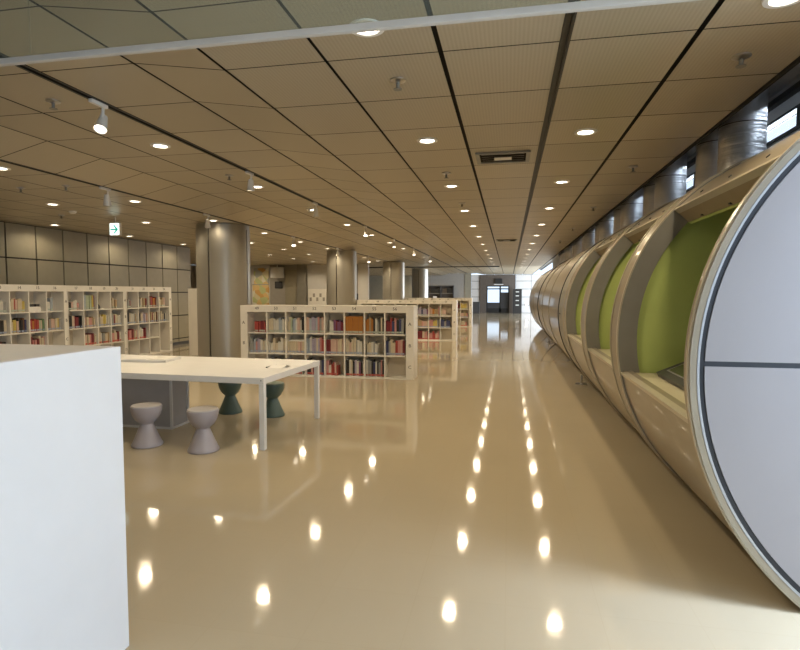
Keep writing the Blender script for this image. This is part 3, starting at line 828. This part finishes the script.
def fill(case, ml, Ht, rows, c, r, cols, frac, num, where, rng, start=0.0, hmin=0.19, hmax=0.29, tmin=0.026, tmax=0.05, uniform=None, dep=0.0, PITCH=0.378):
    """fill compartment column c, row r (0 = top)"""
    x0 = ml+c*PITCH+TB/2+0.004; x1 = ml+(c+1)*PITCH-TB/2-0.004
    z = BASE+(rows-1-r)*ROW+(TB/2 if r < rows-1 else 0.0)+0.0008
    x = x0+(x1-x0)*start; xe = x+(x1-x0)*frac; xe = min(xe, x1); i = 0
    rn = 'ABCD'[r]
    seq = []
    while x < xe-tmin*0.8:
        th = rng.uniform(tmin, tmax); th = min(th, xe-x)
        if uniform: th = uniform[0]; h = uniform[1]
        else: h = rng.uniform(hmin, hmax)
        if x+th > x1: break
        col = cols[int(len(cols)*min(0.999, (x-x0-(x1-x0)*start)/max(0.01, (xe-x0-(x1-x0)*start))))]
        if isinstance(col, tuple): col = rng.choice(col)
        seq.append((x, th, h, col)); x += th+0.0012
    for i, (x, th, h, col) in enumerate(seq):
        d = rng.uniform(0.14, 0.20); y = 0.035+rng.uniform(0, 0.03)+dep
        sz = 'thin' if th < 0.032 else 'thick' if th > 0.046 else ''
        ht = 'short' if h < 0.205 else 'tall' if h > 0.272 else ''
        L = seq[i-1][3] if i else None; R_ = seq[i+1][3] if i+1 < len(seq) else None
        if L and R_: nb = 'between %s and %s ones' % (L, R_) if L != R_ else 'between two %s ones' % L
        elif R_: nb = 'leftmost, beside a %s one' % R_
        elif L: nb = 'rightmost, beside a %s one' % L
        else: nb = 'standing alone'
        lab = ' '.join(w_ for w_ in (ht, sz, col, 'book') if w_)+' %s, row %s, number %s' % (nb, rn, num)
        BOOKS.append((case, (x, y, z), (th, d, h), col, rn, lab, num, where))

# nearest low bookcase
M1, W1, H1 = bookcase('low white bookcase numbered 49 to 56, nearest the camera and right of the table', 8, 3, [str(n) for n in range(49, 57)], True, True,
                      (-4.98, 9.612, 0), 0, group=None, ml=0.15, mr=0.15)
M1W = 'nearest low bookcase'
rg = random.Random(11)
def f1(c, r, cols, frac, **k): fill(M1, 0.15, H1, 3, c, r, cols, frac, str(49+c), M1W, rg, **k)
f1(0, 0, ['red', 'red', 'dark red', 'red'], 0.72, start=0.26, hmin=0.17, hmax=0.23)
f1(1, 0, ['cream', ('pale pink', 'white'), 'white', 'pale blue', 'white'], 0.96, hmin=0.22, hmax=0.28)
f1(2, 0, ['cream', 'pale green', 'pale blue', 'white', 'pale pink', 'white', 'black'], 0.96, hmin=0.20, hmax=0.30)
f1(3, 0, ['pale pink', 'pale blue', 'lilac', 'pale blue', 'pink', 'grey', 'pale pink'], 0.97, hmin=0.26, hmax=0.31)
f1(4, 0, ['white', 'purple', 'dark red', 'purple', 'dark red', 'dark red'], 0.80, start=0.2, hmin=0.20, hmax=0.26)
f1(5, 0, ['orange'], 0.99, uniform=(0.0395, 0.312))
f1(6, 0, ['orange', 'tan', 'orange', 'black', 'white', 'grey', 'black', 'cream', 'black'], 0.98, hmin=0.24, hmax=0.31)
f1(7, 0, ['dark red', 'red', 'red', 'navy blue', 'pink', 'black', 'pale pink', 'navy blue', 'grey', 'black'], 0.98, hmin=0.22, hmax=0.29)
f1(0, 1, ['grey', 'pale blue', 'pink', 'lilac', 'white', 'cream', 'white'], 0.97, hmin=0.20, hmax=0.28)
f1(1, 1, ['white', 'cream', 'white', ('cream', 'grey')], 0.97, hmin=0.17, hmax=0.29)
f1(2, 1, ['cream', 'cream', 'pale pink', 'cream'], 0.97, uniform=(0.040, 0.22))
f1(3, 1, ['pale blue', 'white', 'lilac', 'cream', 'lilac', 'pink', 'red'], 0.97, hmin=0.25, hmax=0.31)
f1(4, 1, ['dark red', 'pale pink', 'pale pink', 'cream', 'pale pink'], 0.97, hmin=0.26, hmax=0.29)
f1(5, 1, ['cream', 'pale pink', 'cream', 'grey', 'white', 'white'], 0.90, hmin=0.22, hmax=0.31)
f1(6, 1, ['cream', 'cream', 'white', 'grey', 'white', 'cream'], 0.62, start=0.06, hmin=0.18, hmax=0.27)
f1(7, 1, ['navy blue', 'grey', 'cream', 'cream', 'red', 'pink', 'pale pink', 'dark red'], 0.97, hmin=0.20, hmax=0.29)
f1(1, 2, ['black', 'tan', 'dark red'], 0.95)
f1(2, 2, ['pale pink', 'cream', 'grey'], 0.8)
f1(3, 2, ['black', 'pale pink', 'dark red', 'pink', 'red', 'grey', 'navy blue'], 0.95, hmin=0.22, hmax=0.3)
f1(4, 2, ['pink', 'white', 'red', 'pale pink', 'red'], 0.66, hmin=0.18, hmax=0.28)
f1(5, 2, ['black', 'white', 'cream', 'black', 'lilac', 'white', 'purple', 'black', 'white'], 0.98, hmin=0.25, hmax=0.31, tmax=0.04)
f1(6, 2, ['white', 'grey', 'black', 'navy blue', 'white', 'black', 'grey', 'pink', 'black'], 0.98, hmin=0.25, hmax=0.31, tmax=0.04)
tag(MB().box(0, 0.32, 0, 0.16, 0, 0.02).build('display_board', M['paper'], None, loc=(-4.98+0.15+2*PITCH+0.04, 9.68, BASE+ROW+TB/2+0.2225)),
    'flat white board lying across the cream books in row B under 51', 'board')

# left wall bookcases: front faces +X
def leftcase(lab, nums, y0, merged=()):
    # viewer looks toward -X; rz = 90 deg turns local -y to +X, local x to +Y
    t, W, Ht = bookcase(lab, 4, 4, nums, False, True, (-8.85, y0, 0), PI/2, depth=0.40, ml=0.03, mr=0.12, merged=merged, PITCH=0.405, group='tall white bookcases along the left wall')
    return t, W, Ht
LS = []
for i, (y0, n0) in enumerate(((7.96, 13), (9.72, 17), (11.48, 21))):
    t, W, Ht = leftcase('tall white bookcase numbered %d to %d along the left wall' % (n0, n0+3), [str(n0+j) for j in range(4)], y0, merged=((3, 3),) if n0 == 21 else ())
    LS.append((t, n0, Ht))
rg = random.Random(5)
def fl(u, c, r, cols, frac, **k):
    t, n0, Ht = LS[u]; k.setdefault('tmin', 0.034); k.setdefault('tmax', 0.058); k['PITCH'] = 0.405
    fill(t, 0.03, Ht, 4, c, r, cols, frac, str(n0+c), 'left wall bookcase', rg, **k)
fl(0, 0, 0, ['brown', 'dark red', 'white', 'grey', 'white'], 0.9, start=0.1, hmin=.18, hmax=.24)
fl(0, 1, 0, ['cream', 'red', 'pale pink', 'cream', 'yellow', 'cream'], 0.95, hmin=.18, hmax=.25)
fl(0, 3, 0, ['white', 'pale blue', 'grey'], 0.5, hmin=.18, hmax=.27)
fl(0, 0, 1, ['red', 'white', 'black', 'cream'], 0.85, start=.05, hmin=.2, hmax=.26)
fl(0, 1, 1, ['cream', 'yellow', 'pale pink', 'black', 'brown', 'navy blue'], 0.98, hmin=.2, hmax=.28)
fl(0, 2, 1, ['red', 'orange', 'red', 'pale green', 'cream', 'green'], 0.98, hmin=.2, hmax=.24)
fl(0, 3, 1, ['brown', 'grey', 'pale pink', 'cream', 'yellow', 'grey'], 0.98, hmin=.18, hmax=.24)
fl(0, 1, 2, ['grey', 'cream', 'black'], 0.9, hmin=.08, hmax=.16)
fl(0, 2, 2, ['dark red', 'pink', 'dark red', 'cream', 'pink'], 0.98, hmin=.22, hmax=.30)
fl(0, 0, 2, ['grey', 'dark red', 'black'], 0.9, hmin=.22, hmax=.27)
fl(1, 0, 0, ['black', 'pale pink', 'white', 'pink'], 0.8, hmin=.14, hmax=.24)
fl(1, 1, 0, ['pale blue', 'pale green', 'pale green', 'yellow', 'purple'], 0.98, uniform=(0.05, 0.30))
fl(1, 3, 0, ['cream', 'tan', 'grey'], 0.6, start=.1, hmin=.16, hmax=.24)
fl(1, 0, 1, ['black', 'cream', 'pale pink', 'dark red', 'black', 'black'], 0.98, hmin=.22, hmax=.28)
fl(1, 1, 1, ['pale pink', 'cream', 'pink', 'tan', 'cream'], 0.98, hmin=.18, hmax=.26)
fl(1, 2, 1, ['grey', 'cream', 'yellow', 'white'], 0.98, hmin=.20, hmax=.26)
fl(1, 3, 1, ['grey', 'dark red', 'cream', 'white', 'grey'], 0.98, hmin=.2, hmax=.28)
fl(1, 1, 2, ['pale pink', 'cream', 'pink', 'dark red', 'cream'], 0.98, hmin=.2, hmax=.26)
fl(1, 2, 2, ['cream', 'white', 'grey', 'cream', 'tan'], 0.98, hmin=.2, hmax=.28)
fl(1, 3, 2, ['pink', 'cream', 'dark red', 'white'], 0.98, hmin=.2, hmax=.28)
fl(2, 0, 0, ['grey', 'dark red', 'cream'], 0.5, hmin=.16, hmax=.22)
fl(2, 1, 0, ['grey', 'cream', 'tan', 'dark red'], 0.98, hmin=.2, hmax=.26)
fl(2, 2, 0, ['brown', 'red', 'orange', 'dark red'], 0.98, hmin=.22, hmax=.28)
fl(2, 3, 0, ['cream', 'tan', 'pale pink'], 0.8, hmin=.18, hmax=.24)
fl(2, 0, 1, ['black', 'cream', 'white', 'grey', 'tan'], 0.98, hmin=.22, hmax=.28)
fl(2, 1, 1, ['black', 'cream', 'lilac', 'pale pink'], 0.98, hmin=.2, hmax=.26)
fl(2, 2, 1, ['tan', 'dark red', 'cream', 'brown'], 0.98, hmin=.2, hmax=.26)
fl(2, 3, 1, ['grey', 'cream', 'black', 'white'], 0.98, hmin=.2, hmax=.27)
fl(2, 0, 2, ['red', 'pink', 'dark red', 'cream', 'pink'], 0.98, hmin=.2, hmax=.26)
fl(2, 1, 2, ['cream', 'white', 'dark red', 'black'], 0.9, hmin=.22, hmax=.27)
# small display items on the left bookcases
def item(name, lab, cat, x, y, z, mbs):
    t = thing(name, lab, cat, (x, y, z), 0)
    for nm, mb, m in mbs: mb.build(nm, m, t)
yl = LS[0][0].location.y+0.03+2.5*0.405
item('display_box', 'small white box with two dark objects in row A under 15', 'box', -8.98, yl, BASE+3*ROW+TB/2+0.002,
     [('tray_box', MB().box(-.06, .06, -.13, .13, 0, .09), M['paper']), ('dark_top', MB().box(-.05, .05, -.11, -.01, .091, .14), M['dark']), ('dark_top', MB().box(-.05, .05, .03, .11, .091, .14), M['dark'])])
yl = LS[1][0].location.y+0.03+2.5*0.405
item('desk_figure', 'small dark rounded ornament in row A under 19', 'ornament', -8.98, yl-0.05, BASE+3*ROW+TB/2+0.002,
     [('body', MB().lathe([(0.05, 0), (0.055, 0.03), (0.04, 0.07), (0.02, 0.10), (0.005, 0.105)], n=18), M['dark']), ('base_plate', MB().box(-.05, .05, .06, .14, 0, .012), M['paper'])])

# second and third low bookcases
M2, W2, H2 = bookcase('second low white bookcase, partly hidden behind the nearest one', 8, 3, [str(n) for n in range(57, 65)], True, True, (-4.98, 17.75, 0), 0, ml=0.15, mr=0.15)
M3, W3, H3 = bookcase('third low white bookcase, farthest down the walkway', 8, 3, [str(n) for n in range(65, 73)], True, True, (-4.98, 25.3, 0), 0, ml=0.15, mr=0.15)
rg = random.Random(9)
def f2(c, r, cols, frac, **k):
    k.setdefault('tmin', 0.04); k.setdefault('tmax', 0.07)
    fill(M2, 0.15, H2, 3, c, r, cols, frac, str(57+c), 'second low bookcase', rg, **k)
for c in range(5):
    f2(c, 0, ['cream', 'pale blue', 'dark red', 'white'], .95, tmin=.06, tmax=.09)
f2(5, 0, ['lilac', 'navy blue', 'lilac', 'purple'], .95); f2(6, 0, ['pale pink', 'orange', 'tan', 'pink'], .95); f2(7, 0, ['cream', 'pale pink', 'tan'], .5)
f2(5, 1, ['tan', 'pink', 'pale pink', 'cream'], .95); f2(6, 1, ['pink', 'yellow', 'yellow', 'grey'], .95); f2(7, 1, ['navy blue', 'grey', 'navy blue', 'cream'], .95)
f2(5, 2, ['dark red', 'cream', 'pink'], .95); f2(6, 2, ['pink', 'red', 'pale pink', 'pink'], .95)
def f3(c, r, cols, frac, **k):
    fill(M3, 0.15, H3, 3, c, r, cols, frac, str(65+c), 'third low bookcase', rg, tmin=.05, tmax=.08, **k)
f3(6, 0, ['grey', 'pink', 'dark red'], .9); f3(7, 0, ['yellow', 'yellow', 'cream'], .9); f3(7, 1, ['pale pink', 'tan', 'pink'], .9); f3(6, 1, ['dark red', 'cream'], .9); f3(7, 2, ['cream', 'pink'], .8)

# build books: the 300 that show largest one by one, the rest as one object
bpy.context.view_layer.update()
def dist(b):
    w = b[0].matrix_world @ Vector(b[1]); return (w-Vector((0, 0, H))).length
def size(b): return b[2][0]*b[2][2]/dist(b)**2 * (1.0 if b[7] == M1W or 'low' in b[7] else 0.85)
BOOKS.sort(key=lambda b: -size(b))
def book_mesh(mb, x, y, z, th, d, h, i0, i1, i2):
    c = 0.0022
    # spine + covers as one wrap, page block inset, paper label low on the spine
    mb.box(x, x+c, y, y+d, z, z+h, i0); mb.box(x+th-c, x+th, y, y+d, z, z+h, i0); mb.box(x+c, x+th-c, y, y+c, z, z+h, i0)
    mb.box(x+c, x+th-c, y+c, y+d-0.004, z+0.003, z+h-0.004, i1)
    mb.box(x+0.002, x+th-0.002, y-0.0008, y, z+0.012, z+0.045, i2)
norm = {}
for b in BOOKS: norm.setdefault(''.join(c for c in b[5] if not c.isdigit()), []).append(b)
for bs in norm.values():
    if len(bs) > 1:
        for b in bs:
            if len({q[6] for q in bs}) < 2: continue
            nb = [q for q in BOOKS if q[0] is b[0] and q[6] == b[6] and q[4] == b[4] and q is not b]
            q = min(nb, key=lambda q: abs(q[1][0]-b[1][0])) if nb else None
            if q is None: continue
            w_ = 'higher' if b[2][2] > q[2][2]+0.004 else 'lower' if b[2][2] < q[2][2]-0.004 else 'level'
            w2 = 'deep set' if b[1][1] > 0.05 else 'forward set'
            if len(b[5].split()) <= 14: k = BOOKS.index(b); BOOKS[k] = b[:5]+(w2+' '+b[5],)+b[6:]
seen = {}
for b in BOOKS: seen.setdefault(b[5], []).append(b)
for lab, bs in seen.items():
    if len(bs) > 1:
        bs.sort(key=lambda b: b[1][0])
        for i, b in enumerate(bs):
            w_ = 'farther left' if i == 0 else 'farther right' if i == len(bs)-1 else 'middle' if len(bs) == 3 else 'inner %s' % ordw(i)
            k = BOOKS.index(b); BOOKS[k] = b[:5]+(w_+' '+lab,)+b[6:]
rest = MB(); restm = list(BM.values())+[M['paper']]+list(TAGM.values()); keyi = {k: i for i, k in enumerate(PAL)}
for n, b in enumerate(BOOKS):
    case, (x, y, z), (th, d, h), col, rn, lab, num, where = b
    if n < 300:
        mb = MB(); book_mesh(mb, 0, 0, 0, th, d, h, 0, 1, 2)
        o = mb.build('book', [BM[col], M['paper'], TAGM[rn]])
        o.matrix_world = case.matrix_world @ Matrix.Translation((x, y, z))
        tag(o, lab, 'book', 'books in row %s under %s, %s' % (rn, num, where))
    else:
        k = len(rest.v)
        book_mesh(rest, x, y, z, th, d, h, keyi[col], len(BM), len(BM)+1+'ABCD'.index(rn))
        for i in range(k, len(rest.v)): rest.v[i] = tuple(case.matrix_world @ Vector(rest.v[i]))
if rest.v:
    tag(rest.build('books', restm), 'remaining small distant books on the bookcases', 'books', kind='stuff')

# bookcase seen end-on between the left cases and the first column
bc = thing('bookcase', 'plain beige bookcase seen from its end beside the wide column', 'bookcase', (-7.82, 12.40, 0))
MB().box(0, 1.4, 0, 0.42, 0.0, 1.66).build('carcass', M['shelf'], bc)
MB().box(-0.004, 0.0, 0.02, 0.40, 0.02, 1.64).build('end_panel', M['shelfback'], bc)

# ------------------------------------------------------------------ far wall furnishings
wm = thing('wall_map', 'large colourful map board on the far left wall above bookcase number 49', 'map', (-12.3, 26.0, 0))
MB().box(-0.45, 0.43, -0.04, 0.0, 0.95, 1.95).build('map_panel', M['map'], wm); MB().box(-0.38, 0.43, -0.04, 0.0, 2.0, 2.80).build('map_panel', M['map'], wm)
MB().box(-0.46, 0.44, -0.045, -0.041, 1.955, 1.995).build('divider_bar', M['wallgrey'], wm)
pb = thing('wall_picture', 'dark square picture on the grey far wall beside the map board', 'picture', (-11.35, 26.0, 1.95))
MB().box(-0.20, 0.20, -0.03, 0, -0.17, 0.17).build('frame', M['black'], pb); MB().box(-0.17, 0.17, -0.036, -0.031, -0.14, 0.14).build('print', M['dark'], pb)
lb_ = thing('hanging_lampshade', 'pale cylindrical shade hanging on the far wall above the dark picture', 'lamp', (-11.25, 25.6, 2.95))
MB().lathe([(0.34, -0.65), (0.34, -0.14)], n=28).build('lamp_shade', M['offwhite'], lb_, smooth=True); MB().rod((0, 0, -0.15), (0, 0, 0), 0.02).build('rod', M['lampwhite'], lb_)
nb = thing('notice_board', 'pale standing notice board with small papers before the white far wall', 'notice board', (-9.3, 25.96, 0))
MB().box(-0.48, 0.46, -0.03, 0, 0.9, 1.75).build('board', M['paper'], nb)
for xx in (-0.45, 0.43): MB().box(xx-0.015, xx+0.015, -0.03, 0, 0, 0.9).build('leg', M['dark'], nb)
for i in range(5): MB().box(-0.40+i*0.17, -0.29+i*0.17, -0.034, -0.0305, 1.15+0.2*(i % 2), 1.33+0.2*(i % 2)).build('sheet', M['wallgrey'], nb)
tv = thing('black_screen', 'small black screen standing behind the second low bookcase', 'screen', (-6.95, 24.2, 0))
MB().box(-0.22, 0.22, -0.03, 0.03, 1.10, 1.52).build('display', M['black'], tv); MB().rod((0, 0, 0.03), (0, 0, 1.1), 0.025).build('stand', M['dark'], tv); MB().lathe([(0.2, 0), (0.2, 0.03)], n=24).build('base', M['dark'], tv)
# dark display shelf on the end wall
ds = thing('display_cabinet', 'dark display cabinet with shelves against the end wall', 'cabinet', (-5.35, YE-0.45, 0))
MB().box(-1.05, 1.05, 0.38, 0.42, 0, 2.12).build('back', M['wood'], ds)
mb = MB(); mb.box(-1.05, -0.99, 0, 0.38, 0, 2.12); mb.box(0.99, 1.05, 0, 0.38, 0, 2.12); mb.box(-0.03, 0.03, 0, 0.38, 0, 2.12); mb.box(-1.05, 1.05, 0, 0.38, 2.08, 2.14); mb.build('frame', M['dark'], ds)
for z in (0.5, 1.0, 1.5): MB().box(-0.99, 0.99, 0.02, 0.38, z, z+0.03).build('shelf_board', M['mauve'], ds)
MB().box(-0.75, -0.1, 0.1, 0.3, 1.55, 1.9).build('model', M['black'], ds); MB().box(0.5, 0.95, 0.1, 0.3, 1.55, 1.95).build('model', M['black'], ds)
MB().box(-0.6, -0.3, 0.1, 0.3, 1.03, 1.3).build('model', M['offwhite'], ds)
# clock box over the doors, dark cabinets beside them
ck = thing('wall_speaker', 'dark box mounted on the portal above the end doors', 'speaker', (-0.80, YE-0.21, 2.45))
MB().box(-0.28, 0.28, -0.14, 0, -0.2, 0.22).build('housing', M['black'], ck); MB().box(-0.36, 0.36, -0.02, 0, -0.26, -0.20).build('bracket', M['lampwhite'], ck)
vm_ = thing('information_stand', 'tall dark information stand right of the end doors', 'stand', (0.62, YE-1.2, 0))
MB().box(-0.33, 0.33, -0.2, 0.2, 0, 1.85).build('housing', M['black'], vm_)
for z in (0.6, 0.95, 1.3, 1.6): MB().box(-0.12, 0.12, -0.205, -0.2005, z, z+0.07).build('panel', M['offwhite'], vm_)
vb = thing('dark_bin', 'low dark cabinet left of the end doors beside the farthest bookcase', 'cabinet', (-2.45, YE-1.4, 0))
MB().box(-0.25, 0.25, -0.2, 0.2, 0, 0.85).build('body', M['dark'], vb, bevel=0.01); MB().box(-0.26, 0.26, -0.21, 0.21, 0.851, 0.88).build('lid', M['black'], vb)
bl = thing('bollard_lamp', 'small lit lamp low on the pale tiled end wall', 'lamp', (1.35, YE-0.098, 0.72))
MB().box(-0.10, 0.10, -0.05, 0, -0.10, 0.10).build('housing', M['lampwhite'], bl); MB().box(-0.08, 0.08, -0.056, -0.051, -0.08, 0.08).build('lens', M['lens'], bl)

# ------------------------------------------------------------------ daylight
def area(name, loc, rot, sx, sy, e, col):
    l = bpy.data.lights.new(name, 'AREA'); l.shape = 'RECTANGLE'; l.size = sx; l.size_y = sy; l.energy = e; l.color = col
    o = bpy.data.objects.new(name, l); COL.objects.link(o); o.location = loc; o.rotation_euler = rot
    return o
DAY = (0.80, 0.89, 1.0)
# overhead panel added to whiten the near floor; glazed entrance to the right
area('added_skylight', (2.55, 2.10, 4.98), (0, 0, 0), 1.5, 1.4, 660, (0.62, 0.76, 1.0))
area('entrance_daylight', (XE+0.12, -0.08, 1.37), (0, PI/2, 0), 2.6, 5.75, 225, (0.66, 0.81, 1.0))
# clerestory strip over the pods
area('clerestory_daylight', (XW+0.45, 13.6, 4.10), (0, PI/2, 0), 0.5, 22.0, 1300, DAY)
# glazed side beyond the end of the pods
area('far_side_daylight', (XW+0.4, 34.5, 1.6), (0, PI/2, 0), 3.0, 18.0, 1700, DAY)
w = bpy.data.worlds.new('sky'); sc.world = w; w.use_nodes = True
bg = w.node_tree.nodes['Background']; bg.inputs[0].default_value = (0.72, 0.85, 1.0, 1); bg.inputs[1].default_value = 1.6

sc.view_settings.view_transform = 'Standard'; sc.view_settings.look = 'None'
sc.view_settings.gamma = 1; sc.view_settings.use_curve_mapping = False
sc.view_settings.exposure = 0.0
sc.cycles.max_bounces = 8; sc.cycles.diffuse_bounces = 5; sc.cycles.glossy_bounces = 4
sc.cycles.transparent_max_bounces = 12
sc.cycles.sample_clamp_indirect = 6
sc.cycles.use_denoising = True
